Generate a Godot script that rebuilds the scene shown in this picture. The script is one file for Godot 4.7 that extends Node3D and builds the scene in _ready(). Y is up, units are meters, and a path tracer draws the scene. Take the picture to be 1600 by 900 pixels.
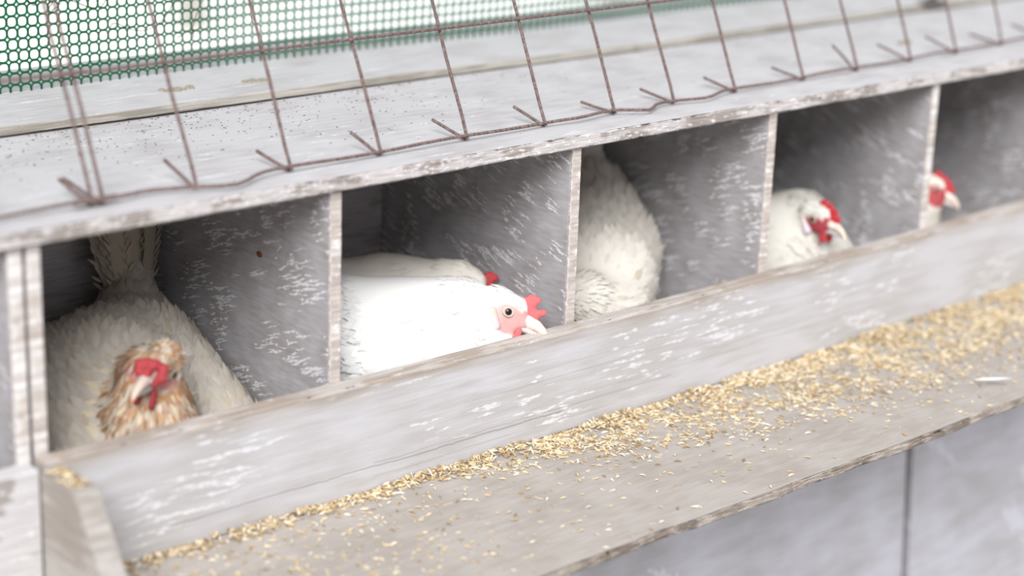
extends Node3D
# A bank of whitewashed plywood nest boxes with white hens, seen along its front.
# x runs along the row of boxes, y is up (0 = underside of the roof board), z comes out of the boxes.

const PITCH := 0.31
const DEPTH := 0.315
const FLOOR_Y := -0.302
const GROUND_Y := -0.92

var rng := RandomNumberGenerator.new()
var used := {}
var M := {}

# ------------------------------------------------------------------ mesh collector
class MB:
	var v := PackedVector3Array()
	var n := PackedVector3Array()
	var uv := PackedVector2Array()
	var c := PackedColorArray()
	var ix := PackedInt32Array()

	func add(p: Vector3, nn: Vector3, t := Vector2.ZERO, col := Color.WHITE) -> int:
		v.append(p)
		n.append(nn)
		uv.append(t)
		c.append(col)
		return v.size() - 1

	func tri(a: int, b: int, d: int) -> void:
		ix.append(a)
		ix.append(b)
		ix.append(d)

	func quad(a: int, b: int, d: int, e: int) -> void:
		tri(a, b, d)
		tri(a, d, e)

	func smooth() -> void:
		n.fill(Vector3.ZERO)
		for i in range(0, ix.size(), 3):
			var a := ix[i]
			var b := ix[i + 1]
			var d := ix[i + 2]
			var g := (v[b] - v[a]).cross(v[d] - v[a])
			n[a] -= g
			n[b] -= g
			n[d] -= g
		for i in n.size():
			n[i] = n[i].normalized()

	func mesh() -> ArrayMesh:
		for i in range(0, ix.size(), 3):   # front faces run clockwise
			var a := ix[i]
			var b := ix[i + 1]
			var d := ix[i + 2]
			if (v[b] - v[a]).cross(v[d] - v[a]).dot(n[a] + n[b] + n[d]) > 0.0:
				ix[i + 1] = d
				ix[i + 2] = b
		var arr := []
		arr.resize(Mesh.ARRAY_MAX)
		arr[Mesh.ARRAY_VERTEX] = v
		arr[Mesh.ARRAY_NORMAL] = n
		arr[Mesh.ARRAY_TEX_UV] = uv
		arr[Mesh.ARRAY_COLOR] = c
		arr[Mesh.ARRAY_INDEX] = ix
		var m := ArrayMesh.new()
		m.add_surface_from_arrays(Mesh.PRIMITIVE_TRIANGLES, arr)
		return m


func srgb(r: float, g: float, b: float) -> Color:
	return Color(r / 255.0, g / 255.0, b / 255.0)


func lin(r: float, g: float, b: float) -> Color:
	return srgb(r, g, b).srgb_to_linear()


# ------------------------------------------------------------------ naming
func numbered(called: String) -> String:
	used[called] = used.get(called, -1) + 1
	return called if used[called] == 0 else "%s_%03d" % [called, used[called]]


func thing(called: String, label: String, category: String, at := Vector3.ZERO, group := "") -> Node3D:
	var o := Node3D.new()
	o.name = numbered(called)
	o.position = at
	tag(o, label, category, group)
	add_child(o, true)
	return o


func tag(o: Node, label: String, category: String, group := "") -> void:
	o.set_meta("label", label)
	o.set_meta("category", category)
	if group:
		o.set_meta("group", group)


func part(called: String, mesh: Mesh, mat: Material, parent: Node, at := Vector3.ZERO) -> MeshInstance3D:
	var o := MeshInstance3D.new()
	o.mesh = mesh
	o.material_override = mat
	if parent == self:
		o.name = numbered(called)
	else:
		var k := 0
		for ch in parent.get_children():
			if ch.name == called or ch.name.begins_with(called + "_"):
				k += 1
		o.name = called if k == 0 else "%s_%03d" % [called, k]
	o.position = at
	parent.add_child(o, true)
	return o


func multi(called: String, mesh: Mesh, mat: Material, parent: Node, xf: Array, cols: PackedColorArray) -> MultiMeshInstance3D:
	var mm := MultiMesh.new()
	mm.transform_format = MultiMesh.TRANSFORM_3D
	mm.use_colors = cols.size() > 0
	mm.mesh = mesh
	mm.instance_count = xf.size()
	for i in xf.size():
		mm.set_instance_transform(i, xf[i])
		if cols.size():
			mm.set_instance_color(i, cols[i])
	var o := MultiMeshInstance3D.new()
	o.multimesh = mm
	o.material_override = mat
	o.name = numbered(called) if parent == self else called
	o.set_meta("kind", "stuff")
	parent.add_child(o, true)
	return o


# ------------------------------------------------------------------ shapes
func sag(x: float) -> float:            # the long front boards hang a little in the middle
	var t := clampf((x - 0.62) / 0.85, -0.9, 1.2)
	return -0.006 + 0.0085 * t * t


# A box with chamfered, slightly worn edges. UVs are metres on each face.
func slab(lo: Vector3, hi: Vector3, bevel := 0.0015, seg := Vector3i(1, 1, 1), wear := 0.0, warp = null, seed_ := 1) -> MB:
	var mb := MB.new()
	var noise := FastNoiseLite.new()
	noise.seed = seed_
	noise.frequency = 60.0
	var brk := []
	for ax in 3:
		var l := PackedFloat32Array([lo[ax], lo[ax] + bevel])
		for k in range(1, seg[ax]):
			l.append(lerpf(lo[ax] + bevel, hi[ax] - bevel, float(k) / seg[ax]))
		l.append(hi[ax] - bevel)
		l.append(hi[ax])
		brk.append(l)
	var bv := Vector3.ONE * bevel
	for ax in 3:
		var a1 := (ax + 1) % 3
		var a2 := (ax + 2) % 3
		for side in 2:
			var la: PackedFloat32Array = brk[a1]
			var lb: PackedFloat32Array = brk[a2]
			var start := mb.v.size()
			for i in la.size():
				for j in lb.size():
					var p := Vector3.ZERO
					p[ax] = hi[ax] if side else lo[ax]
					p[a1] = la[i]
					p[a2] = lb[j]
					var q := p.clamp(lo + bv, hi - bv)
					var nn := (p - q).normalized()
					var b := bevel
					var edge := (i == 0 or j == 0 or i == la.size() - 1 or j == lb.size() - 1)
					if wear > 0.0 and edge:
						b = bevel - wear * maxf(0.0, noise.get_noise_3dv(p) * 1.6 + 0.25)
					var r := q + nn * b
					if wear > 0.0 and edge:
						r -= (p - (lo + hi) * 0.5).normalized() * 0.0
					var t := Vector2(p.x, p.z)
					if ax == 0:
						t = Vector2(p.z, p.y)
					elif ax == 2:
						t = Vector2(p.x, p.y)
					if warp != null:
						r = warp.call(r)
					mb.add(r, nn, t)
			for i in la.size() - 1:
				for j in lb.size() - 1:
					var k := start + i * lb.size() + j
					mb.quad(k, k + 1, k + lb.size() + 1, k + lb.size())
	return mb


# A tube along points with a radius (across, up) at each.
func tube(pts: PackedVector3Array, rad: Array, sides := 8, up := Vector3.UP, mb: MB = null, cols := PackedColorArray()) -> MB:
	if mb == null:
		mb = MB.new()
	var first := mb.v.size()
	for i in pts.size():
		var d := (pts[mini(i + 1, pts.size() - 1)] - pts[maxi(i - 1, 0)]).normalized()
		var s := d.cross(up)
		if s.length() < 0.05:
			s = d.cross(Vector3(0.9, 0.1, 0.3))
		s = s.normalized()
		var u := s.cross(d).normalized()
		var r: Vector2 = rad[mini(i, rad.size() - 1)]
		for k in sides:
			var a := TAU * k / sides
			var o := s * cos(a) * r.x + u * sin(a) * r.y
			var nn := (s * cos(a) / maxf(r.x, 1e-5) + u * sin(a) / maxf(r.y, 1e-5)).normalized()
			mb.add(pts[i] + o, nn, Vector2(float(k) / sides, i), cols[i] if cols.size() else Color.WHITE)
	for i in pts.size() - 1:
		for k in sides:
			var a := first + i * sides + k
			var b := first + i * sides + (k + 1) % sides
			mb.quad(a, b, b + sides, a + sides)
	for e in 2:
		var i := 0 if e == 0 else pts.size() - 1
		var d := (pts[1] - pts[0]).normalized() * -1.0 if e == 0 else (pts[i] - pts[i - 1]).normalized()
		var ctr := mb.add(pts[i], d, Vector2.ZERO, cols[i] if cols.size() else Color.WHITE)
		for k in sides:
			mb.tri(ctr, first + i * sides + k, first + i * sides + (k + 1) % sides)
	return mb


func ball(c: Vector3, r: Vector3, basis := Basis(), seg := 16, rings := 10, colour = null) -> MB:
	var mb := MB.new()
	for i in rings + 1:
		var th := PI * i / rings
		for k in seg + 1:
			var ph := TAU * k / seg
			var d := Vector3(sin(th) * cos(ph), sin(th) * sin(ph), cos(th))
			mb.add(c + basis * (d * r), (basis * (d / r)).normalized(), Vector2(ph, th), colour.call(d) if colour != null else Color.WHITE)
	for i in rings:
		for k in seg:
			var a := i * (seg + 1) + k
			mb.quad(a, a + 1, a + seg + 2, a + seg + 1)
	return mb


# ------------------------------------------------------------------ smooth blended bodies
# prims: [a, b, ra, rb]; the field is their tapered-capsule distances joined with a smooth minimum
func field(p: Vector3, A: PackedVector3Array, D: PackedVector3Array, L: PackedFloat32Array, RA: PackedFloat32Array, RB: PackedFloat32Array, K: PackedFloat32Array) -> float:
	var res := 1.0
	for i in A.size():
		var pa := p - A[i]
		var h := clampf(pa.dot(D[i]) * L[i], 0.0, 1.0)
		var d := (pa - D[i] * h).length() - lerpf(RA[i], RB[i], h)
		var k := K[i]
		var e := maxf(k - absf(res - d), 0.0) / k
		res = minf(res, d) - e * e * k * 0.25
	return res


func surface(prims: Array, k: float, cell: float, lo: Vector3, hi: Vector3, mb: MB, colour: Callable, ball_c := Vector3.ZERO, ball_r := 0.0, inside := false) -> void:
	var A := PackedVector3Array()
	var D := PackedVector3Array()
	var L := PackedFloat32Array()
	var RA := PackedFloat32Array()
	var RB := PackedFloat32Array()
	var K := PackedFloat32Array()
	for q in prims:
		K.append(q[7] if q.size() > 7 else k)
		A.append(q[0])
		D.append(q[1] - q[0])
		L.append(1.0 / maxf((q[1] - q[0]).length_squared(), 1e-9))
		RA.append(q[2])
		RB.append(q[3])
	var nb := Vector3i(((hi - lo) / (cell * 4.0)).ceil())
	var nx := nb.x * 4
	var ny := nb.y * 4
	var nz := nb.z * 4
	var val := PackedFloat32Array()
	val.resize(nx * ny * nz)
	val.fill(1.0)
	var reach := cell * 4.0 * 0.87 + cell * 2.0
	var active := []
	for bz in nb.z:
		for by in nb.y:
			for bx in nb.x:
				var o := lo + Vector3(bx, by, bz) * cell * 4.0
				var d := field(o + Vector3.ONE * cell * 2.0, A, D, L, RA, RB, K)
				var near := absf(d) < reach
				if near and ball_r > 0.0:
					var far := (o + Vector3.ONE * cell * 2.0 - ball_c).length()
					if inside and far > ball_r + reach or not inside and far < ball_r - reach:
						near = false
				for z in 4:
					for y in 4:
						var at := ((bz * 4 + z) * ny + by * 4 + y) * nx + bx * 4
						for x in 4:
							val[at + x] = field(o + Vector3(x, y, z) * cell, A, D, L, RA, RB, K) if near else d
				if near:
					active.append(Vector3i(bx, by, bz))
	var slot := {}
	var step := [0, 1, nx, nx + 1, nx * ny, nx * ny + 1, nx * ny + nx, nx * ny + nx + 1]
	var corner := [Vector3(0, 0, 0), Vector3(1, 0, 0), Vector3(0, 1, 0), Vector3(1, 1, 0), Vector3(0, 0, 1), Vector3(1, 0, 1), Vector3(0, 1, 1), Vector3(1, 1, 1)]
	var edges := [[0, 1], [2, 3], [4, 5], [6, 7], [0, 2], [1, 3], [4, 6], [5, 7], [0, 4], [1, 5], [2, 6], [3, 7]]
	for blk in active:
		for z in range(blk.z * 4, mini(blk.z * 4 + 4, nz - 1)):
			for y in range(blk.y * 4, mini(blk.y * 4 + 4, ny - 1)):
				for x in range(blk.x * 4, mini(blk.x * 4 + 4, nx - 1)):
					var at: int = (z * ny + y) * nx + x
					var neg := 0
					for s in step:
						if val[at + s] < 0.0:
							neg += 1
					if neg == 0 or neg == 8:
						continue
					var sum := Vector3.ZERO
					var cnt := 0
					for e in edges:
						var va: float = val[at + step[e[0]]]
						var vb: float = val[at + step[e[1]]]
						if (va < 0.0) != (vb < 0.0):
							sum += corner[e[0]].lerp(corner[e[1]], va / (va - vb))
							cnt += 1
					var p: Vector3 = lo + (Vector3(x, y, z) + sum / cnt) * cell
					if ball_r > 0.0:
						var far := (p - ball_c).length()
						if inside and far > ball_r or not inside and far < ball_r:
							continue
					slot[at] = mb.add(p, Vector3.UP, Vector2.ZERO, colour.call(p))
	var dirs := [[1, nx, nx * ny], [nx, nx * ny, 1], [nx * ny, 1, nx]]
	for at in slot:
		for d in dirs:
			var e: int = d[0]
			if at + e >= val.size() or (val[at] < 0.0) == (val[at + e] < 0.0):
				continue
			var b = slot.get(at - d[1])
			var c = slot.get(at - d[1] - d[2])
			var f = slot.get(at - d[2])
			if b == null or c == null or f == null:
				continue
			if val[at] < 0.0:
				mb.quad(slot[at], f, c, b)
			else:
				mb.quad(slot[at], b, c, f)


# ------------------------------------------------------------------ textures
func noise_bytes(w: int, h: int, sw: int, sh: int, freq: float, sd: int, oct := 3) -> PackedByteArray:
	var f := FastNoiseLite.new()
	f.noise_type = FastNoiseLite.TYPE_SIMPLEX_SMOOTH
	f.frequency = freq
	f.seed = sd
	f.fractal_octaves = oct
	var im := f.get_image(maxi(w / sw, 4), maxi(h / sh, 4), false, false, true)
	im.convert(Image.FORMAT_L8)
	im.resize(w, h, Image.INTERPOLATE_CUBIC)
	return im.get_data()


# o: base, worn, fleck colours (sRGB), worn_at, grain, flecks, fleck_len, fleck_wid, slope, grime_top
func wood(w: int, h: int, sd: int, o: Dictionary) -> Array:
	var g := noise_bytes(w, h, 20, 1, 0.22, sd, 3)
	var fine := noise_bytes(w, h, 1, 1, 0.25, sd + 1, 2)
	var blot := noise_bytes(w, h, 4, 4, 0.022, sd + 2, 4)
	var mid := noise_bytes(w, h, 6, 1, 0.05, sd + 3, 4)
	var r := RandomNumberGenerator.new()
	r.seed = sd
	var paint := PackedByteArray()
	paint.resize(w * h)
	for i in int(o.get("flecks", 0)):
		var cx := r.randi() % w
		var cy := r.randi() % h
		if o.has("cluster") and blot[cy * w + cx] < o.cluster:
			continue
		var ln: float = o.fleck_len * (0.25 + pow(r.randf(), 2.0) * 1.4)
		var wd: float = o.fleck_wid * r.randf_range(0.5, 1.5)
		var sl: float = o.get("slope", 0.0) + r.randf_range(-0.12, 0.12)
		var ph := r.randf() * 9.0
		for s in int(ln):
			var t: float = s / ln
			var half: float = wd * sin(t * PI) * (0.65 + 0.5 * sin(s * 0.35 + ph) * sin(s * 0.13 + ph * 2.0))
			var yy := cy + int(s * sl + 1.5 * sin(s * 0.11 + ph))
			var xx := (cx + s) % w
			for k in range(-int(half), int(half) + 1):
				paint[posmod(yy + k, h) * w + xx] = 255
	var base: Color = o.base
	var worn: Color = o.worn
	var fleck: Color = o.get("fleck", Color.WHITE)
	var grime: Color = o.get("grime", srgb(120, 105, 90))
	var out := PackedByteArray()
	out.resize(w * h * 3)
	var hgt := PackedByteArray()
	hgt.resize(w * h)
	var gr: float = o.get("grain", 0.1)
	var wa: float = o.get("worn_at", 0.5)
	var soft: float = o.get("soft", 0.18)
	var gt: float = o.get("grime_top", 0.0)
	var gb: float = o.get("grime_bottom", 0.0)
	for y in h:
		var top: float = maxf(gt * (1.0 - y / (0.16 * h)), gb * (1.0 - (h - y) / (0.16 * h)))
		for x in w:
			var i := y * w + x
			var m := (blot[i] * 0.55 + mid[i] * 0.45) / 255.0
			var t := clampf((m - wa) / soft + 0.5, 0.0, 1.0)
			var c := base.lerp(worn, t)
			var f := paint[i] / 255.0
			if f > 0.0:
				c = c.lerp(fleck, 0.55 + 0.45 * fine[i] / 255.0)
			var s := 1.0 + gr * ((g[i] - 128) / 128.0 + 0.45 * (fine[i] - 128) / 128.0)
			if top > 0.0:
				c = c.lerp(grime, clampf(top * (0.4 + 1.2 * mid[i] / 255.0), 0.0, 0.85))
			out[i * 3] = clampi(int(c.r * s * 255.0), 0, 255)
			out[i * 3 + 1] = clampi(int(c.g * s * 255.0), 0, 255)
			out[i * 3 + 2] = clampi(int(c.b * s * 255.0), 0, 255)
			hgt[i] = clampi(int(110 + (g[i] - 128) * 0.5 + (fine[i] - 128) * 0.25 + f * 60.0), 0, 255)
	for line in o.get("cracks", []):      # fine cracks along the grain: [y, x0, x1, depth], shares of the picture
		var y0 := float(line[0]) * h
		for x in range(int(line[1] * w), int(line[2] * w)):
			var yy := int(y0 + (mid[clampi(int(y0), 0, h - 1) * w + x] - 128) * 0.012 + (blot[x] - 128) * 0.01)
			var i := clampi(yy, 0, h - 1) * w + x
			for q in 3:
				out[i * 3 + q] = int(out[i * 3 + q] * line[3])
			hgt[i] = 20
	return [ImageTexture.create_from_image(Image.create_from_data(w, h, false, Image.FORMAT_RGB8, out)), ImageTexture.create_from_image(Image.create_from_data(w, h, false, Image.FORMAT_L8, hgt))]


func wood_mat(called: String, tex: Array, scale: Vector2, offset := Vector2.ZERO, bump := 0.04, rough := 0.85) -> StandardMaterial3D:
	var m := StandardMaterial3D.new()
	m.resource_name = called
	m.albedo_texture = tex[0]
	m.uv1_scale = Vector3(scale.x, scale.y, 1)
	m.uv1_offset = Vector3(offset.x, offset.y, 0)
	m.roughness = rough
	m.metallic_specular = 0.3
	m.heightmap_enabled = true
	m.heightmap_texture = tex[1]
	m.heightmap_scale = bump
	M[called] = m
	return m


func plain(called: String, c: Color, rough := 0.8, vertex := false) -> StandardMaterial3D:
	var m := StandardMaterial3D.new()
	m.resource_name = called
	m.albedo_color = c
	m.roughness = rough
	m.metallic_specular = 0.3
	m.vertex_color_use_as_albedo = vertex
	M[called] = m
	return m


func make_materials() -> void:
	var face := {"base": srgb(181, 179, 183), "worn": srgb(156, 150, 149), "fleck": srgb(236, 235, 240), "worn_at": 0.5, "soft": 0.6, "grain": 0.04, "flecks": 1700, "fleck_len": 56.0, "fleck_wid": 3.8, "slope": 0.34, "cluster": 146}
	wood_mat("divider_face", wood(1024, 640, 11, face), Vector2(1 / 0.32, 1 / 0.2), Vector2.ZERO, 0.012)
	var tex: Array = [M.divider_face.albedo_texture, M.divider_face.heightmap_texture]
	for k in range(1, 5):
		wood_mat("divider_face_%d" % k, tex, Vector2(1 / 0.32, (1 if k % 2 else -1) / 0.2), Vector2(0.23 * k, 0.37 * k), 0.012)
	wood_mat("back_face", wood(512, 320, 15, {"base": srgb(176, 170, 172), "worn": srgb(150, 143, 143), "fleck": srgb(205, 202, 204), "grain": 0.08, "flecks": 60, "fleck_len": 30.0, "fleck_wid": 2.0}), Vector2(2.6, 4.0))
	wood_mat("edge", wood(512, 64, 21, {"base": srgb(212, 206, 202), "worn": srgb(190, 180, 173), "fleck": srgb(226, 224, 224), "worn_at": 0.52, "grain": 0.12, "flecks": 160, "fleck_len": 16.0, "fleck_wid": 2.0}), Vector2(4.0, 12.0), Vector2.ZERO, 0.05)
	wood_mat("roof_top", wood(2048, 512, 31, {"base": srgb(192, 190, 191), "worn": srgb(178, 174, 174), "fleck": srgb(222, 220, 224), "worn_at": 0.56, "soft": 0.35, "grain": 0.025, "flecks": 220, "fleck_len": 60.0, "fleck_wid": 2.0}), Vector2(0.8, 3.0), Vector2.ZERO, 0.012, 0.7)
	wood_mat("roof_edge", wood(2048, 32, 36, {"base": srgb(190, 184, 182), "worn": srgb(152, 143, 137), "fleck": srgb(222, 221, 222), "worn_at": 0.54, "soft": 0.16, "grain": 0.16, "flecks": 420, "fleck_len": 14.0, "fleck_wid": 2.2}), Vector2(1.0, 60.0), Vector2.ZERO, 0.09)
	wood_mat("front_board", wood(2048, 192, 41, {"base": srgb(196, 194, 197), "worn": srgb(184, 181, 180), "fleck": srgb(226, 225, 230), "worn_at": 0.5, "soft": 0.3, "grain": 0.03, "flecks": 1300, "fleck_len": 40.0, "fleck_wid": 2.3, "slope": -0.02, "cluster": 162, "grime": srgb(150, 135, 120), "grime_top": 0.6, "grime_bottom": 0.25,
		"cracks": [[0.72, 0.19, 0.42, 0.62], [0.69, 0.3, 0.5, 0.8], [0.4, 0.36, 0.62, 0.9], [0.55, 0.5, 0.7, 0.9], [0.62, 0.42, 0.66, 0.88], [0.3, 0.4, 0.5, 0.9], [0.8, 0.3, 0.46, 0.88]]}), Vector2(1 / 2.1, -1 / 0.125), Vector2(0.14, -0.183 / 0.125), 0.015)
	wood_mat("ridge_edge", wood(1024, 32, 38, {"base": srgb(176, 171, 162), "worn": srgb(150, 144, 134), "worn_at": 0.5, "grain": 0.1}), Vector2(1.0, 60.0), Vector2.ZERO, 0.04)
	wood_mat("board_rim", wood(1024, 64, 39, {"base": srgb(196, 188, 182), "worn": srgb(172, 159, 148), "fleck": srgb(228, 226, 226), "worn_at": 0.52, "grain": 0.1, "flecks": 60, "fleck_len": 20.0, "fleck_wid": 2.0}), Vector2(1.2, 30.0), Vector2.ZERO, 0.03)
	wood_mat("shelf_top", wood(2048, 512, 51, {"base": srgb(178, 171, 164), "worn": srgb(166, 158, 150), "fleck": srgb(186, 181, 176), "worn_at": 0.5, "soft": 0.4, "grain": 0.035, "flecks": 260, "fleck_len": 40.0, "fleck_wid": 1.2}), Vector2(1.0, 3.2), Vector2.ZERO, 0.02)
	wood_mat("shelf_edge", wood(2048, 32, 56, {"base": srgb(158, 148, 138), "worn": srgb(122, 110, 100), "fleck": srgb(186, 178, 170), "worn_at": 0.5, "soft": 0.2, "grain": 0.25, "flecks": 260, "fleck_len": 30.0, "fleck_wid": 1.5}), Vector2(1.2, 60.0), Vector2.ZERO, 0.12)
	wood_mat("lower_panel", wood(1024, 512, 61, {"base": srgb(190, 189, 196), "worn": srgb(172, 169, 172), "fleck": srgb(200, 199, 207), "worn_at": 0.5, "soft": 0.5, "grain": 0.02, "flecks": 50, "fleck_len": 150.0, "fleck_wid": 16.0, "slope": -0.55, "cluster": 120}), Vector2(1.1, 1.6), Vector2(0.3, 0.1), 0.02)
	wood_mat("block", wood(256, 256, 71, {"base": srgb(176, 171, 166), "worn": srgb(158, 150, 143), "grain": 0.06}), Vector2(6, 6), Vector2.ZERO, 0.03)
	wood_mat("flaky_white", wood(512, 256, 76, {"base": srgb(206, 203, 203), "worn": srgb(164, 157, 152), "fleck": srgb(226, 225, 228), "worn_at": 0.6, "soft": 0.1, "grain": 0.08, "flecks": 220, "fleck_len": 20.0, "fleck_wid": 3.0}), Vector2(3, 6), Vector2.ZERO, 0.12)
	var wire := plain("rusty_wire", Color.WHITE, 0.7)
	var nt := NoiseTexture2D.new()
	var fn := FastNoiseLite.new()
	fn.frequency = 0.08
	fn.seed = 5
	nt.noise = fn
	nt.width = 128
	nt.height = 128
	nt.seamless = true
	var rampt := Gradient.new()
	rampt.offsets = PackedFloat32Array([0.2, 0.5, 0.8])
	rampt.colors = PackedColorArray([srgb(84, 66, 63), srgb(114, 96, 92), srgb(142, 124, 118)])
	nt.color_ramp = rampt
	wire.albedo_texture = nt
	wire.uv1_triplanar = true
	wire.uv1_world_triplanar = true
	wire.uv1_scale = Vector3.ONE * 22.0
	var net := plain("green_net", srgb(15, 76, 54), 0.45)
	net.backlight_enabled = true
	net.backlight = Color(0.5, 0.75, 0.6)
	plain("husk", Color.WHITE, 0.75, true)
	plain("plumage", Color.WHITE, 0.9, true)
	M.plumage.backlight_enabled = true
	M.plumage.backlight = Color(0.25, 0.25, 0.25)
	plain("hen_body", Color.WHITE, 0.95, true)
	plain("flesh", Color.WHITE, 0.55, true)
	M.flesh.subsurf_scatter_enabled = true
	M.flesh.subsurf_scatter_strength = 0.15
	plain("eye", Color.WHITE, 0.08, true)
	M.eye.metallic_specular = 0.5
	plain("horn", Color.WHITE, 0.4, true)
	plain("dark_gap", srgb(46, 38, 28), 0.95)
	plain("pale_ground", srgb(250, 251, 246), 0.95)
	plain("yard_floor", srgb(188, 186, 184), 0.95)
	plain("grey_post", srgb(176, 170, 164), 0.9)
	plain("dark_iron", srgb(96, 90, 86), 0.7)
	plain("dropping", srgb(150, 142, 124), 0.9)
	plain("dry_stem", srgb(84, 76, 58), 0.9)
	plain("white_feather", srgb(240, 240, 246), 0.9)
	plain("raw_wood", srgb(122, 108, 98), 0.9)
	plain("rust", srgb(120, 72, 44), 0.9)


# ------------------------------------------------------------------ the nest boxes
func bent(r: Vector3) -> Vector3:
	return r + Vector3(0, sag(r.x), 0)


func build_nest_boxes() -> void:
	var t := thing("nest_box", "long whitewashed plywood bank of open nest boxes holding the white hens", "nest box", Vector3(0, FLOOR_Y, 0))
	var up := Vector3(0, -FLOOR_Y, 0)
	# roof: the board, and a strip of its worn front edge
	var rf := thing("nest_roof", "white painted plywood roof board with a worn front edge, running over all the nest boxes", "roof", Vector3(0.68, 0, -0.25))
	var r0 := -rf.position
	part("roof_board", slab(Vector3(-0.6, 0.005, -0.47), Vector3(1.95, 0.0135, 0.002), 0.0012, Vector3i(60, 1, 4)).mesh(), M.roof_top, rf, r0)
	part("underside", slab(Vector3(-0.6, 0.0, -0.47), Vector3(1.95, 0.0049, 0.002), 0.0008).mesh(), M.raw_wood, rf, r0)
	part("roof_edge", slab(Vector3(-0.6, -0.001, 0.0021), Vector3(1.95, 0.0135, 0.0055), 0.0022, Vector3i(420, 1, 1), 0.0022, null, 4).mesh(), M.roof_edge, rf, r0)
	var rw := func(r): return r + Vector3(0, 0.0006 + 0.0006 * sin(r.x * 5.0), 0.002 * sin(r.x * 7.0))
	var rb := thing("ridge_board", "white back board laid along the rear of the nest roof, against the netting", "board", Vector3(0.68, 0.0145, -0.43))
	part("plank", slab(Vector3(-0.6, 0.0145, -0.56), Vector3(1.95, 0.0235, -0.305), 0.0012, Vector3i(120, 1, 1), 0.001, rw, 8).mesh(), M.roof_top, rb, -rb.position)
	part("weathered_edge", slab(Vector3(-0.6, 0.0145, -0.3049), Vector3(1.95, 0.0235, -0.3025), 0.0012, Vector3i(300, 1, 1), 0.001, rw, 18).mesh(), M.ridge_edge, rb, -rb.position)
	for k in 6:
		var x := k * PITCH
		var d := part("divider", slab(Vector3(x - 0.0125, FLOOR_Y + 0.008, -DEPTH), Vector3(x, -0.0005, -0.0035), 0.0008, Vector3i(1, 1, 1)).mesh(), M["divider_face_%d" % (k % 5)] if k % 5 else M.divider_face, t, up)
		part("front_edge", slab(Vector3(x - 0.0128, FLOOR_Y + 0.008, -0.0034), Vector3(x + 0.0002, -0.0006, -0.0002), 0.0012, Vector3i(1, 60, 1), 0.001, null, 20 + k).mesh(), M.edge, d)
	part("back_panel", slab(Vector3(-0.0125, FLOOR_Y, -DEPTH - 0.009), Vector3(1.55, -0.0005, -DEPTH - 0.0002), 0.001).mesh(), M.back_face, t, up)
	part("floor_panel", slab(Vector3(-0.0125, FLOOR_Y + 0.001, -DEPTH), Vector3(1.9, FLOOR_Y + 0.006, -0.001), 0.001).mesh(), M.block, t, up)
	part("front_board", slab(Vector3(-0.0145, FLOOR_Y + 0.0045, 0.0004), Vector3(1.9, -0.1872, 0.0195), 0.001, Vector3i(200, 1, 1), 0.0006, bent, 9).mesh(), M.front_board, t, up)
	part("worn_rim", slab(Vector3(-0.0145, -0.1885, 0.0004), Vector3(1.9, -0.1845, 0.0197), 0.0009, Vector3i(300, 1, 1), 0.0016, bent, 19).mesh(), M.board_rim, t, up)
	var blob := ball(Vector3(0, 0, 0), Vector3(0.0012, 0.0035, 0.005), Basis(), 10, 6)
	part("rust_stain", blob.mesh(), M.rust, t, up + Vector3(PITCH - 0.0125, -0.089, -0.116))
	# wedge-shaped bracket nailed to the left end
	var mb := MB.new()
	var prof := [Vector2(0.0197, -0.193), Vector2(0.0745, -0.1935), Vector2(0.145, -0.301), Vector2(0.0197, -0.301)]
	var bx := [-0.0195, 0.0035]
	for i in 4:
		var a: Vector2 = prof[i]
		var b: Vector2 = prof[(i + 1) % 4]
		var nn := Vector3(0, b.x - a.x, -(b.y - a.y)).normalized()
		if i == 1:
			nn = Vector3(0, 0.55, 0.83)
		var q := [mb.add(Vector3(bx[0], a.y, a.x), nn, Vector2(0, a.x)), mb.add(Vector3(bx[1], a.y, a.x), nn, Vector2(0.03, a.x)), mb.add(Vector3(bx[1], b.y, b.x), nn, Vector2(0.03, b.x + 0.1)), mb.add(Vector3(bx[0], b.y, b.x), nn, Vector2(0, b.x + 0.1))]
		mb.quad(q[0], q[1], q[2], q[3])
	for s in 2:
		var q := []
		for p in prof:
			q.append(mb.add(Vector3(bx[s], p.y, p.x), Vector3(-1 if s == 0 else 1, 0, 0), Vector2(p.x, p.y)))
		mb.quad(q[0], q[1], q[2], q[3])
	var br := part("bracket", mb.mesh(), M.block, t, up)
	br.set_meta("label", "slant-fronted wooden bracket block at the left end")
	# the next bank to the left, of which the last side and front board show
	var u := thing("nest_box", "end of the neighbouring nest box bank with flaking white front board, at the left edge", "nest box", Vector3(-0.3, FLOOR_Y, 0))
	var off := Vector3(0.3, -FLOOR_Y, 0)
	var e := part("divider", slab(Vector3(-0.0295, FLOOR_Y + 0.008, -DEPTH), Vector3(-0.0165, -0.0015, -0.0035), 0.0008).mesh(), M.divider_face_2, u, off)
	part("front_edge", slab(Vector3(-0.0298, FLOOR_Y + 0.008, -0.0034), Vector3(-0.0163, -0.0016, -0.0002), 0.0012, Vector3i(1, 60, 1), 0.0012, null, 31).mesh(), M.edge, e)
	part("back_panel", slab(Vector3(-0.6, FLOOR_Y, -DEPTH - 0.009), Vector3(-0.0165, -0.0015, -DEPTH - 0.0002), 0.001).mesh(), M.back_face, u, off)
	part("floor_panel", slab(Vector3(-0.6, FLOOR_Y + 0.001, -DEPTH), Vector3(-0.0165, FLOOR_Y + 0.006, -0.001), 0.001).mesh(), M.block, u, off)
	part("front_board", slab(Vector3(-0.6, FLOOR_Y + 0.0045, 0.0004), Vector3(-0.0205, -0.1885, 0.0215), 0.002, Vector3i(60, 1, 1), 0.002, null, 12).mesh(), M.flaky_white, u, off)
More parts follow.
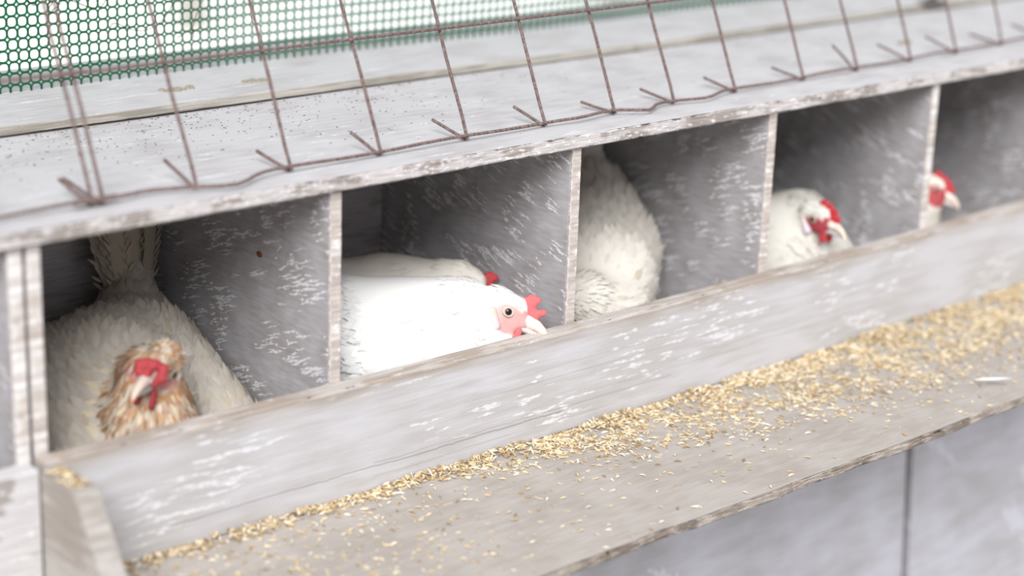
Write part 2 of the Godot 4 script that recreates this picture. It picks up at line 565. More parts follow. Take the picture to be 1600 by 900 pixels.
	# the shelf in front
	var s := thing("feed_shelf", "worn grey plywood shelf below the nest fronts, strewn with rice husks", "shelf", Vector3(0.6, FLOOR_Y, 0.13))
	var w := func(r: Vector3): return bent(r) + Vector3(0, 0.002 * sin(r.x * 4.0) * clampf(r.z / 0.2, 0, 1), 0.0)
	part("plank", slab(Vector3(-0.6, FLOOR_Y - 0.0055, 0.0), Vector3(1.9, FLOOR_Y + 0.0035, 0.2585), 0.001, Vector3i(80, 1, 4), 0.0, w).mesh(), M.shelf_top, s, -s.position)
	part("splintered_edge", slab(Vector3(-0.6, FLOOR_Y - 0.006, 0.2586), Vector3(1.9, FLOOR_Y + 0.0035, 0.2635), 0.0022, Vector3i(400, 1, 1), 0.0034, func(r): return w.call(r) + Vector3(0, 0, 0.0016 * sin(r.x * 23.0) + 0.001 * sin(r.x * 61.0)), 17).mesh(), M.shelf_edge, s, -s.position)
	# the boarded base below it
	var l := thing("base_cabinet", "pale grey boarded base under the shelf, with one dark upright gap", "cabinet", Vector3(0.6, GROUND_Y, -0.1))
	var lean := func(r: Vector3): return r + Vector3((-0.43 - r.y) * 0.095, 0, 0)
	var pl := Vector3(-0.6, -GROUND_Y, 0.1)
	part("panel", slab(Vector3(-0.6, GROUND_Y, -0.008), Vector3(1.2375, FLOOR_Y - 0.016, 0.004), 0.002, Vector3i(10, 6, 1), 0.0, lean).mesh(), M.lower_panel, l, pl)
	part("panel", slab(Vector3(1.2525, GROUND_Y, -0.008), Vector3(2.4, FLOOR_Y - 0.014, 0.004), 0.002, Vector3i(10, 6, 1), 0.0, lean).mesh(), M.lower_panel, l, pl)
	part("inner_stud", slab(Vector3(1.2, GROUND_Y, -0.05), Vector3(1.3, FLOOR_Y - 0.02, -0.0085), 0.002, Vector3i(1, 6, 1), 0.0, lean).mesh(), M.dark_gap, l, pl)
	part("end_panel", slab(Vector3(-0.6, GROUND_Y, -0.32), Vector3(-0.59, FLOOR_Y - 0.012, -0.009), 0.002).mesh(), M.lower_panel, l, pl)
	part("rear_panel", slab(Vector3(-0.6, GROUND_Y, -0.33), Vector3(1.9, FLOOR_Y - 0.012, -0.322), 0.002).mesh(), M.lower_panel, l, pl)


# ------------------------------------------------------------------ wire guard on the roof
func build_wire_guard() -> void:
	var zb := func(x: float): return -0.023 - 0.029 * x
	var lean := 0.46
	var r := 0.0017
	var foot := 0.0158
	# each: x, how far the hook's tip stands up, how far back it reaches
	var spec := [[0.075, 0.010, 0.062], [0.170, 0.016, 0.047], [0.275, 0.009, 0.051], [0.383, 0.014, 0.044], [0.495, 0.011, 0.051], [0.605, 0.012, 0.046], [0.710, 0.004, 0.049], [0.806, 0.007, 0.05], [0.912, 0.009, 0.047], [1.038, 0.007, 0.048], [1.144, 0.025, 0.039], [1.257, 0.013, 0.052], [1.359, 0.014, 0.049], [1.466, 0.007, 0.05], [1.57, 0.01, 0.05]]
	for panel in 2:
		var t := thing("wire_guard", ["rusty welded wire guard with hooked feet standing along the nest box roof", "overlapping end wire of a second rusty guard, at the far left of the roof"][panel], "wire guard", Vector3(0.8 if panel == 0 else -0.2, 0.0135, -0.03), "rusty wire guards on the roof")
		var xs := []
		if panel == 0:
			xs = spec
		else:
			for k in 5:
				xs.append([0.0665 - 0.104 * k, 0.012, 0.05])
		var zoff := 0.0 if panel == 0 else -0.0045
		for s in xs:
			var x: float = s[0]
			var z: float = zb.call(x) + zoff
			var ln := lean if x < 1.0 else lerpf(lean, 0.36, (x - 1.0) / 0.5)
			var pts := PackedVector3Array()
			var sl := 0.012 * sin(x * 31.0)
			for k in 7:
				var h := 0.36 - 0.34 * k / 6.0
				pts.append(Vector3(x + sl * h + 0.0008 * sin(k * 2.1 + x * 40.0), foot + h, z - ln * h))
			pts.append(Vector3(x, foot + 0.004, z - 0.002))
			pts.append(Vector3(x - 0.0003, foot + 0.0008, z + 0.0006))
			pts.append(Vector3(x - 0.001, foot, z - 0.0016))
			pts.append(Vector3(x - 0.002, foot + 0.001, z - 0.006))
			pts.append(Vector3(x - 0.003, foot + s[1] * 0.5, z - s[2] * 0.5))
			pts.append(Vector3(x - 0.0035, foot + s[1], z - s[2]))
			part("upright_wire", tube(pts, [Vector2(r, r)], 8, Vector3.RIGHT).mesh(), M.rusty_wire, t, -t.position)
		# cross wires
		var x0 := 0.045 if panel == 0 else -0.5
		var x1 := 1.72 if panel == 0 else 0.09
		for row in 4:
			var pts := PackedVector3Array()
			var n := 120 if panel == 0 else 40
			for k in n + 1:
				var x := lerpf(x0, x1, float(k) / n)
				var y := foot + 0.0036
				var z: float = zb.call(x) + 0.0006
				if row == 0:
					if panel == 0:   # the lowest one is bent out here and there
						for d in [[0.197, 0.022, 0.03], [0.653, 0.006, 0.03], [0.742, 0.02, 0.022], [0.845, 0.014, 0.03], [0.12, -0.006, 0.02]]:
							z += d[1] * exp(-pow((x - d[0]) / d[2], 2.0))
					y += 0.0008 * sin(x * 30.0)
				else:
					var h := 0.1015 * row
					y += h
					z -= (lean if x < 1.0 else lerpf(lean, 0.36, (x - 1.0) / 0.5)) * h - 0.0022
				pts.append(Vector3(x, y, z + zoff))
			part("cross_wire", tube(pts, [Vector2(r, r)], 8).mesh(), M.rusty_wire, t, -t.position)


# ------------------------------------------------------------------ green plastic netting behind
func build_net() -> void:
	var t := thing("net_screen", "green plastic square-mesh netting stretched behind the nest box roof", "netting", Vector3(0.6, 0.0225, -0.447))
	var mb := MB.new()
	var c := 0.006
	var th := 0.0007
	var n := 16
	for side in 2:
		var z := th if side else -th
		for k in n:
			var a := TAU * (k + 0.5) / n
			var d := Vector2(cos(a), sin(a))
			var sq := d / maxf(absf(d.x), absf(d.y)) * c
			var e := 3.2
			var rr := 0.00475 / pow(pow(absf(d.x), e) + pow(absf(d.y), e), 1.0 / e)
			var hole := d * rr
			var mid := hole.lerp(sq, 0.5)
			var nn := Vector3(0, 0, 1 if side else -1)
			mb.add(Vector3(sq.x, sq.y, z * 0.9), nn)
			mb.add(Vector3(mid.x, mid.y, z), nn)
			mb.add(Vector3(hole.x, hole.y, z * 0.3), (nn * 0.6 - Vector3(d.x, d.y, 0)).normalized())
	for side in 2:
		var s := side * n * 3
		for k in n:
			var a := s + k * 3
			var b := s + ((k + 1) % n) * 3
			mb.quad(a, b, b + 1, a + 1)
			mb.quad(a + 1, b + 1, b + 2, a + 2)
	for k in n:
		var a := k * 3 + 2
		var b := ((k + 1) % n) * 3 + 2
		mb.quad(a, b, b + n * 3, a + n * 3)
	var mesh := mb.mesh()
	var xf := []
	for j in 26:
		for i in 208:
			var p := Vector3(-1.2 + i * c * 2.0, 0.004 + j * c * 2.0, 0.0035 * sin(i * 0.11) + 0.002 * sin(i * 0.043 + j * 0.3))
			xf.append(Transform3D(Basis(Vector3.UP, -0.02 * cos(i * 0.11)), p))
	multi("netting", mesh, M.green_net, t, xf, PackedColorArray())
	# dry tendrils caught in it
	for q in [[0.20, 0.10, 0.14, 0.02, 1.0], [0.24, 0.06, 0.09, 0.05, 2.0], [0.33, 0.045, 0.1, 0.05, 3.4], [0.22, 0.12, 0.06, -0.03, 5.0], [0.41, 0.03, 0.07, 0.06, 0.5]]:
		var pts := PackedVector3Array()
		for k in 15:
			var s := k / 14.0
			pts.append(Vector3(q[0] + q[2] * s + 0.012 * sin(s * 7.0 + q[4]), 0.022 + q[1] + q[3] * s + 0.014 * sin(s * 9.0 + q[4] * 2.0), -0.443 + 0.003 * sin(s * 12.0)))
		part("tendril", tube(pts, [Vector2(0.0005, 0.0005)], 5).mesh(), M.dry_stem, t, -t.position)


# ------------------------------------------------------------------ rice husks and dirt
func pile_width(x: float) -> float:
	var xs := [0.0, 0.3, 0.4, 0.5, 0.6, 0.8, 1.0, 1.3, 1.9]
	var ws := [0.022, 0.02, 0.03, 0.055, 0.09, 0.135, 0.16, 0.17, 0.17]
	for i in xs.size() - 1:
		if x < xs[i + 1]:
			return lerpf(ws[i], ws[i + 1], clampf((x - xs[i]) / (xs[i + 1] - xs[i]), 0, 1))
	return 0.1


func build_husks() -> void:
	var mb := MB.new()
	var rows := 5
	for i in rows + 1:
		var s := float(i) / rows
		var w := sin(PI * clampf(s * 0.92 + 0.04, 0, 1))
		for k in 5:
			var a := PI * k / 4.0
			mb.add(Vector3((s - 0.5) * 0.0078, sin(a) * 0.0011 * w + 0.0006 * sin(s * PI), cos(a) * 0.0013 * w), Vector3(0, sin(a) + 0.2, cos(a)).normalized())
	for i in rows:
		for k in 4:
			mb.quad(i * 5 + k, i * 5 + k + 1, i * 5 + k + 6, i * 5 + k + 5)
	var mesh := mb.mesh()
	var nz := FastNoiseLite.new()
	nz.frequency = 16.0
	nz.seed = 8
	var xf := []
	var cols := PackedColorArray()
	var tones := [lin(222, 202, 164), lin(212, 188, 148), lin(230, 214, 184), lin(196, 169, 128), lin(236, 226, 204), lin(166, 138, 102)]
	rng.seed = 99
	var tries := 0
	while xf.size() < 15000 and tries < 260000:
		tries += 1
		var x := rng.randf_range(-0.02, 1.75)
		var z := 0.02 + 0.24 * pow(rng.randf(), 1.35)
		var w := pile_width(x)
		var dz := z - 0.0195
		var dense := clampf(1.25 - dz / w, 0.0, 1.0)
		dense *= clampf(0.75 + nz.get_noise_2d(x, z) * 1.6, 0.1, 1.2)
		dense = maxf(dense, 0.035 if x > 0.35 else 0.085)
		if z > 0.2:
			dense *= 0.55
		if rng.randf() > dense:
			continue
		var heap := 0.0075 * clampf(1.0 - dz / (0.018 + 0.25 * w), 0.0, 1.0) * clampf(0.6 + nz.get_noise_2d(x * 0.7, 3.0) * 1.2, 0.15, 1.2)
		var y := FLOOR_Y + 0.0035 + sag(x) + 0.002 * sin(x * 4.0) * clampf(z / 0.2, 0, 1) + 0.0007 + heap * rng.randf()
		var tilt := 0.12 + 0.7 * clampf(heap / 0.005, 0.0, 1.0)
		var b := Basis(Vector3.UP, rng.randf() * TAU) * Basis(Vector3.FORWARD, rng.randf_range(-tilt, tilt)) * Basis(Vector3.RIGHT, rng.randf_range(-0.5, 0.5) + (PI if rng.randf() < 0.35 else 0.0))
		b = b.scaled(Vector3.ONE * rng.randf_range(0.65, 1.1))
		z = maxf(z, 0.0235)
		xf.append(Transform3D(b, Vector3(x, y, z)))
		cols.append(tones[mini(int(pow(rng.randf(), 1.2) * 6.0), 5)] * rng.randf_range(0.85, 1.08))
	for i in 60:     # a few lie on the bracket's top
		xf.append(Transform3D(Basis(Vector3.UP, rng.randf() * TAU) * Basis(Vector3.RIGHT, rng.randf_range(-0.5, 0.5)), Vector3(rng.randf_range(-0.017, 0.001), -0.1925 + 0.002 * rng.randf(), rng.randf_range(0.024, 0.071))))
		cols.append(tones[rng.randi() % 6])
	var o := multi("rice_husks", mesh, M.husk, self, xf, cols)
	tag(o, "golden rice husks spilled over the grey shelf and heaped against the front board", "husks")
	# crumbs and dirt on the roof board
	var cm := ball(Vector3.ZERO, Vector3(0.001, 0.0005, 0.0008), Basis(), 6, 4).mesh()
	xf = []
	cols = PackedColorArray()
	var dirt := [lin(92, 84, 74), lin(120, 110, 96), lin(70, 64, 60), lin(168, 156, 132)]
	for i in 620:
		var x := rng.randf_range(-0.1, 1.5)
		if rng.randf() < 0.75:
			x = rng.randf_range(-0.05, 0.62)
		var z := -0.3 + absf(rng.randfn(0.0, 0.09))
		if z > -0.02:
			continue
		var sc := Vector3(rng.randf_range(0.5, 2.6), rng.randf_range(0.4, 1.0), rng.randf_range(0.4, 1.1)) * 0.8
		xf.append(Transform3D(Basis(Vector3.UP, rng.randf_range(-0.9, 0.9)).scaled_local(sc), Vector3(x, 0.0139, z)))
		cols.append(dirt[rng.randi() % 4])
	for i in 150:   # packed into the joint under the ridge board
		xf.append(Transform3D(Basis(Vector3.UP, rng.randf() * TAU).scaled(Vector3.ONE * rng.randf_range(0.5, 1.3)), Vector3(0.15 + 1.3 * pow(rng.randf(), 1.5), 0.0139, -0.3 + 0.008 * rng.randf())))
		cols.append(dirt[1 if rng.randf() < 0.6 else 3])
	o = multi("dirt_crumbs", cm, M.husk, self, xf, cols)
	tag(o, "dark crumbs and chaff scattered on the white nest box roof", "dirt")
	# clumps of droppings
	var spots := [[0.367, -0.365, 0.024, 0.0235, "dry beige clump of droppings on the back ledge, by the second wire"], [0.463, -0.358, 0.018, 0.0235, "beige clump of droppings on the back ledge, right of the larger one"], [1.366, -0.151, 0.013, 0.0137, "small olive dropping on the roof at the right, behind the hooks"]]
	for s in spots:
		var cl := MB.new()
		for k in 22:
			var a := rng.randf() * TAU
			var d: float = s[2] * sqrt(rng.randf())
			var q := ball(Vector3(cos(a) * d, 0.001, sin(a) * d * 0.4), Vector3(rng.randf_range(0.002, 0.005), rng.randf_range(0.001, 0.003), rng.randf_range(0.002, 0.004)), Basis(Vector3.UP, a), 7, 5)
			var at := cl.v.size()
			cl.v.append_array(q.v)
			cl.n.append_array(q.n)
			cl.uv.append_array(q.uv)
			cl.c.append_array(q.c)
			for i in q.ix:
				cl.ix.append(i + at)
		var o2 := part("dropping", cl.mesh(), M.dropping, self, Vector3(s[0], s[3], s[1]))
		tag(o2, s[4], "dropping", "droppings on the roof")
	# a dark latch far right on the ledge
	var lt := thing("latch_pin", "small dark metal pin on the back ledge, at the far right", "pin", Vector3(1.645, 0.0228, -0.31))
	part("plate", slab(Vector3(-0.03, 0, -0.008), Vector3(0.02, 0.004, 0.012), 0.001).mesh(), M.dark_iron, lt)
	part("stem", tube(PackedVector3Array([Vector3(0, 0.002, 0), Vector3(0.002, 0.05, -0.004)]), [Vector2(0.006, 0.006)]).mesh(), M.dark_iron, lt)
	# a lost down feather on the shelf
	var ft := MB.new()
	var base := Vector3(1.072, FLOOR_Y + 0.006, 0.205)
	feather(ft, base, Vector3(0.74, 0.0, 0.67).normalized(), Vector3(0, 1, 0), 0.042, 0.008, Color.WHITE, 0.16, 0.2)
	var o3 := part("feather", ft.mesh(), M.white_feather, self)
	tag(o3, "loose white feather lying among the husks on the shelf", "feather")


# ------------------------------------------------------------------ hens
# one feather: a leaf-shaped vane, ridged along its shaft, springing from p along d
func feather(mb: MB, p: Vector3, d: Vector3, n: Vector3, length: float, width: float, col: Color, lift: float, curl := 0.25) -> void:
	var s := d.cross(n).normalized()
	var first := mb.v.size()
	var prof := [0.35, 0.9, 1.0, 0.66, 0.05]
	for i in 5:
		var t := i / 4.0
		var y := lift * t - curl * t * t * 0.5
		var c := p + d * (length * t) + n * (length * y + 0.0003)
		var w: float = width * 0.5 * prof[i]
		var nn := (n - d * (lift - curl * t) * 0.6).normalized()
		mb.add(c - s * w - n * w * 0.22, (nn - s * 0.16).normalized(), Vector2(0, t), col)
		mb.add(c, nn, Vector2(0.5, t), col)
		mb.add(c + s * w - n * w * 0.22, (nn + s * 0.16).normalized(), Vector2(1, t), col)
	for i in 4:
		var a := first + i * 3
		mb.quad(a, a + 1, a + 4, a + 3)
		mb.quad(a + 1, a + 2, a + 5, a + 4)


# h: at, label, prims [[a, b, ra, rb, feather length, width, stain]], head {c, f, u, s}, comb, tints ...
func hen(h: Dictionary) -> void:
	var at: Vector3 = h.at
	var t := thing("hen", h.label, "hen", at, "hens sitting in the nest boxes")
	var hd: Dictionary = h.head
	var f: Vector3 = (hd.f as Vector3).normalized()
	var u: Vector3 = ((hd.u as Vector3) - f * f.dot(hd.u)).normalized()
	var w := f.cross(u).normalized()
	var hs: float = hd.s
	var hb := Basis(f, u, w)
	var hc: Vector3 = hd.c - at
	var inv := hb.transposed()
	var prims := []
	for p in h.prims:
		prims.append([p[0] - at, p[1] - at, p[2], p[3], p[4], p[5], p[6]])
	var nbody := prims.size()
	var H := func(x: float, y: float, z := 0.0): return hc + hb * (Vector3(x, y, z) * hs)
	prims.append([H.call(-0.012, -0.003), h.neck - at, 0.0125 * hs, h.neck_r, 0.02, 0.0045, hd.get("stain", 0.0), 0.014])
	for q in [[-0.013, 0.005, 0.0045, 0.0055, 0.0125, 0.0112], [0.002, -0.001, 0.0165, -0.002, 0.0102, 0.0066], [-0.011, -0.0085, 0.008, -0.009, 0.0116, 0.0082]]:
		prims.append([H.call(q[2], q[3]), H.call(q[0], q[1]), q[5] * hs, q[4] * hs, 0.007, 0.004, hd.get("stain", 0.0), 0.007])
	var white: Color = h.white
	var face: Color = h.face
	var pale: Color = h.get("pale", face)
	var is_face := func(p: Vector3) -> float:
		var q: Vector3 = inv * (p - hc) / hs
		var e := Vector2((q.x - 0.0035) / 0.018, (q.y + 0.006) / 0.0132).length() / float(h.get("face_size", 1.0))
		if q.x > 0.012:
			e = minf(e, absf(q.y + 0.003) / 0.011)
		return clampf((1.08 - e) / 0.22, 0.0, 1.0)
	var tint := FastNoiseLite.new()
	tint.frequency = 70.0
	var colour := func(p: Vector3) -> Color:
		var k: float = is_face.call(p)
		var q: Vector3 = inv * (p - hc) / hs
		var down := white
		if hd.get("stain", 0.0) > 0.0:
			down = white.lerp(lin(168, 118, 64), clampf(0.4 + tint.get_noise_3dv(p) * 1.6, 0.0, 0.9) * clampf((0.075 - (p - hc).length()) / 0.03, 0.0, 1.0))
		return down.lerp(face.lerp(pale, clampf((q.x + 0.002) / -0.012 + 0.3, 0, 1)), k)
	var lo := Vector3.ONE
	var hi := -Vector3.ONE
	for p in prims:
		for e in 2:
			lo = lo.min(p[e] - Vector3.ONE * (p[2 + e] + 0.02))
			hi = hi.max(p[e] + Vector3.ONE * (p[2 + e] + 0.02))
	var mb := MB.new()
	var hr := 0.031 * hs
	surface(prims, h.get("blend", 0.022), 0.006, lo, hi, mb, colour, hc, hr, false)
	var fine := hr + 0.008
	surface(prims, h.get("blend", 0.022), 0.002, hc - Vector3.ONE * fine, hc + Vector3.ONE * fine, mb, colour, hc, fine, true)
	mb.smooth()
	# feathers over the body, pointing from head to tail
	rng.seed = h.get("seed", 1)
	var area := PackedFloat32Array()
	var total := 0.0
	for i in range(0, mb.ix.size(), 3):
		var a := mb.v[mb.ix[i]]
		total += (mb.v[mb.ix[i + 1]] - a).cross(mb.v[mb.ix[i + 2]] - a).length() * (h.get("hackle", 2.2) if (a - hc).length() < 0.07 else 1.0)
		area.append(total)
	var pl := MB.new()
	var fleck := FastNoiseLite.new()
	fleck.frequency = 45.0
	fleck.seed = h.get("seed", 1)
	for i in int(1.8 * h.get("feathers", 2600)):
		var k := area.bsearch(rng.randf() * total) * 3
		if k + 2 >= mb.ix.size():
			continue
		var r1 := sqrt(rng.randf())
		var r2 := rng.randf()
		var ia := mb.ix[k]
		var ib := mb.ix[k + 1]
		var ic := mb.ix[k + 2]
		var p := mb.v[ia] * (1.0 - r1) + mb.v[ib] * (r1 * (1.0 - r2)) + mb.v[ic] * (r1 * r2)
		var nn := (mb.n[ia] * (1.0 - r1) + mb.n[ib] * (r1 * (1.0 - r2)) + mb.n[ic] * (r1 * r2)).normalized()
		if is_face.call(p) > 0.05:
			continue
		var dir := Vector3.ZERO
		var fl := 0.0
		var fw := 0.0
		var stain := 0.0
		var ws := 0.0
		for q in prims:
			var ba: Vector3 = q[1] - q[0]
			var hh := clampf((p - q[0]).dot(ba) / maxf(ba.length_squared(), 1e-8), 0.0, 1.0)
			var d: float = (p - q[0] - ba * hh).length() - lerpf(q[2], q[3], hh)
			var wt := exp(-maxf(d, 0.0) * 140.0)
			dir += ba.normalized() * wt
			fl += q[4] * wt
			fw += q[5] * wt
			stain += q[6] * wt
			ws += wt
		dir = dir / ws + Vector3(0, -0.25, 0)
		dir = (dir - nn * dir.dot(nn))
		if dir.length() < 0.05:
			continue
		dir = (dir.normalized() + nn.cross(dir.normalized()) * rng.randfn(0.0, 0.16)).normalized()
		var col := white * rng.randf_range(0.88, 1.06)
		stain /= ws
		if stain > 0.3 and rng.randf() < stain * (0.9 + fleck.get_noise_3dv(p) * 1.2):
			col = white.lerp([lin(176, 116, 58), lin(156, 96, 44), lin(190, 140, 84), lin(120, 82, 48)][rng.randi() % 4], rng.randf_range(0.35, 0.95))
		elif stain > 0.2:
			col = white.lerp(lin(222, 204, 170), rng.randf() * 0.8)
		elif rng.randf() < h.get("soil", 0.05):
			col = white.lerp(lin(176, 160, 132), rng.randf_range(0.2, 0.6))
		col.a = 1.0
		var fs: float = h.get("feather_size", 0.75)
		feather(pl, p - nn * (0.0008 if fl / ws > 0.012 else -0.0002), dir, nn, fl / ws * fs * rng.randf_range(0.7, 1.25), fw / ws * fs * rng.randf_range(0.7, 1.15), col, rng.randf_range(0.04, 0.16) * h.get("ruffle", 1.0), 0.2 if fl / ws > 0.012 else 0.05)
	part("body", mb.mesh(), M.hen_body, t)
	var plume := part("plumage", pl.mesh(), M.plumage, t)
	plume.set_meta("kind", "stuff")
	# beak
	var horn: Color = h.get("horn", lin(226, 212, 202))
	var tip := horn.lerp(lin(214, 176, 140), 0.35)
	var bp := [[0.0135, -0.0015, 0.0072, 0.0068], [0.021, 0.0003, 0.0062, 0.0058], [0.029, 0.0006, 0.0049, 0.0046], [0.0355, -0.0012, 0.0037, 0.0035], [0.0405, -0.0042, 0.0024, 0.0024], [0.0437, -0.0083, 0.0006, 0.0007]]
	var pts := PackedVector3Array()
	var rad := []
	var cols := PackedColorArray()
	for q in bp:
		pts.append(H.call(q[0], q[1]))
		rad.append(Vector2(q[3], q[2]) * hs)
		cols.append(horn.lerp(tip, clampf((q[0] - 0.02) / 0.02, 0, 1)))
	var beak := part("beak", tube(pts, rad, 14, u, null, cols).mesh(), M.horn, t)
	pts = PackedVector3Array()
	rad = []
	cols = PackedColorArray()
	for q in [[0.012, -0.0085, 0.0042, 0.0055], [0.022, -0.0075, 0.0034, 0.0045], [0.031, -0.0068, 0.0026, 0.0032], [0.0385, -0.0072, 0.0007, 0.001]]:
		pts.append(H.call(q[0], q[1]))
		rad.append(Vector2(q[3], q[2]) * hs)
		cols.append(horn.lerp(lin(170, 168, 172), 0.6))
	part("lower_beak", tube(pts, rad, 12, u, null, cols).mesh(), M.horn, beak)
	for s in [-1.0, 1.0]:
		part("nostril", ball(H.call(0.0235, 0.0015, s * 0.0046), Vector3(0.0026, 0.0011, 0.0009) * hs, hb * Basis(Vector3(0, 0, 1), -0.5), 8, 6).mesh(), M.horn, beak)
	# comb: blended lobes, thin across
	var cp := []
	for q in h.comb:
		cp.append([Vector3(q[0], q[1], q[4] * 1.0 if q.size() > 6 else 0.0), Vector3(q[2], q[3], q[5] * 1.0 if q.size() > 6 else 0.0), q[q.size() - 2] if q.size() > 6 else q[4], q[q.size() - 1] if q.size() > 6 else q[5]])
	var cb := MB.new()
	var squash := 1.0 if h.comb[0].size() > 6 else 1.9
	var red: Color = h.comb_col
	var spot := FastNoiseLite.new()
	spot.frequency = 500.0
	surface(cp, 0.003, 0.0009, Vector3(-0.03, -0.03, -0.03), Vector3(0.05, 0.045, 0.03), cb, func(p: Vector3) -> Color: return red * (1.0 + 0.22 * spot.get_noise_3dv(p)))
	for i in cb.v.size():
		cb.v[i] = hc + hb * (Vector3(cb.v[i].x, cb.v[i].y, cb.v[i].z / squash) * hs)
		cb.c[i].a = 1.0
	cb.smooth()
	part("comb", cb.mesh(), M.flesh, t)
	for s in [-1.0, 1.0]:
		var eb := Basis.looking_at(-(hb * Vector3(0.25, 0.05, s)).normalized(), u)   # +z of the ball looks outwards
		var iris := func(d: Vector3) -> Color:
			if d.z > 0.82:
				return lin(14, 12, 12)
			if d.z > 0.52:
				return lin(186, 170, 138) if d.z < 0.76 else lin(120, 104, 84)
			return lin(40, 34, 32)
		var eye_at: Vector3 = H.call(0.0, 0.0, s * 0.0113)
		var ey := part("eye", ball(eye_at, Vector3.ONE * 0.0046 * hs, eb, 20, 18, iris).mesh(), M.eye, t)
		var ring := PackedVector3Array()
		for k in 17:
			var a := TAU * k / 16
			ring.append(eye_at + eb * (Vector3(cos(a) * 0.0044, sin(a) * 0.0037, 0.0022) * hs))
		var lc := PackedColorArray()
		lc.resize(17)
		lc.fill(face.lerp(white, 0.45))
		part("eyelid", tube(ring, [Vector2(0.0009, 0.0009) * hs], 6, eb.z, null, lc).mesh(), M.flesh, ey)
		# ear lobe and wattle
		var lobe := MB.new()
		var lz: float = h.get("lobe_out", 0.0108)
		surface([[Vector3(-0.0125, -0.006, s * lz), Vector3(-0.004, -0.0165, s * (lz - 0.0006)), 0.0044, 0.005]], 0.003, 0.0013, Vector3(-0.024, -0.03, -0.022), Vector3(0.01, 0.006, 0.022), lobe, func(p: Vector3) -> Color: return (h.get("lobe_top", lin(222, 208, 202)) as Color).lerp(h.get("lobe", lin(214, 202, 212)), clampf((-0.006 - p.y) / 0.008, 0, 1)))
		for i in lobe.v.size():
			lobe.v[i] = H.call(lobe.v[i].x, lobe.v[i].y, lobe.v[i].z)
		lobe.smooth()
		part("earlobe", lobe.mesh(), M.flesh, t)
		var wt := MB.new()
		var wl: float = h.get("wattle", 1.0)
		surface([[Vector3(0.0165, -0.0105, s * 0.006), Vector3(0.017, -0.0105 - 0.008 * wl, s * 0.0068), 0.0032, 0.0046 * sqrt(wl)]], 0.003, 0.0012, Vector3(0.0, -0.045, -0.02), Vector3(0.034, 0.0, 0.02), wt, func(p: Vector3) -> Color: return red * (1.0 + 0.2 * spot.get_noise_3dv(p)))
		for i in wt.v.size():
			wt.v[i] = H.call(wt.v[i].x, wt.v[i].y, s * 0.0062 + (wt.v[i].z - s * 0.0062) * 0.5)
			wt.c[i].a = 1.0
		wt.smooth()
		part("wattle", wt.mesh(), M.flesh, t)
	# tail: long quills, each its own part
	for q in h.get("tail", []):
		var tf := MB.new()
		feather(tf, q[0] - at, (q[1] as Vector3).normalized(), (q[2] as Vector3).normalized(), q[3], q[4], (white * Color(1.0, 0.95, 0.86) * q[5]).clamp() if not h.has("quill_name") else white, 0.05, 0.25)
		var td: Vector3 = (q[1] as Vector3).normalized()
		var tn: Vector3 = (q[2] as Vector3).normalized()
		var ts := td.cross(tn).normalized()
		for k in 26:     # loose barbs along both edges of the quill
			var side := 1.0 if k % 2 else -1.0
			var along := 0.08 + 0.85 * k / 26.0
			var bp2: Vector3 = q[0] - at + td * (q[3] * along) + ts * (side * q[4] * 0.36)
			feather(tf, bp2, (td * rng.randf_range(0.8, 1.3) + ts * side * rng.randf_range(0.3, 0.9)).normalized(), tn, rng.randf_range(0.009, 0.019), 0.0035, (white * Color(1.0, 0.94, 0.84) * q[5] * rng.randf_range(0.8, 1.1)).clamp(), 0.02, 0.1)
		for i in tf.c.size():
			tf.c[i].a = 1.0
		part(h.get("quill_name", "tail_feather"), tf.mesh(), M.plumage, t)


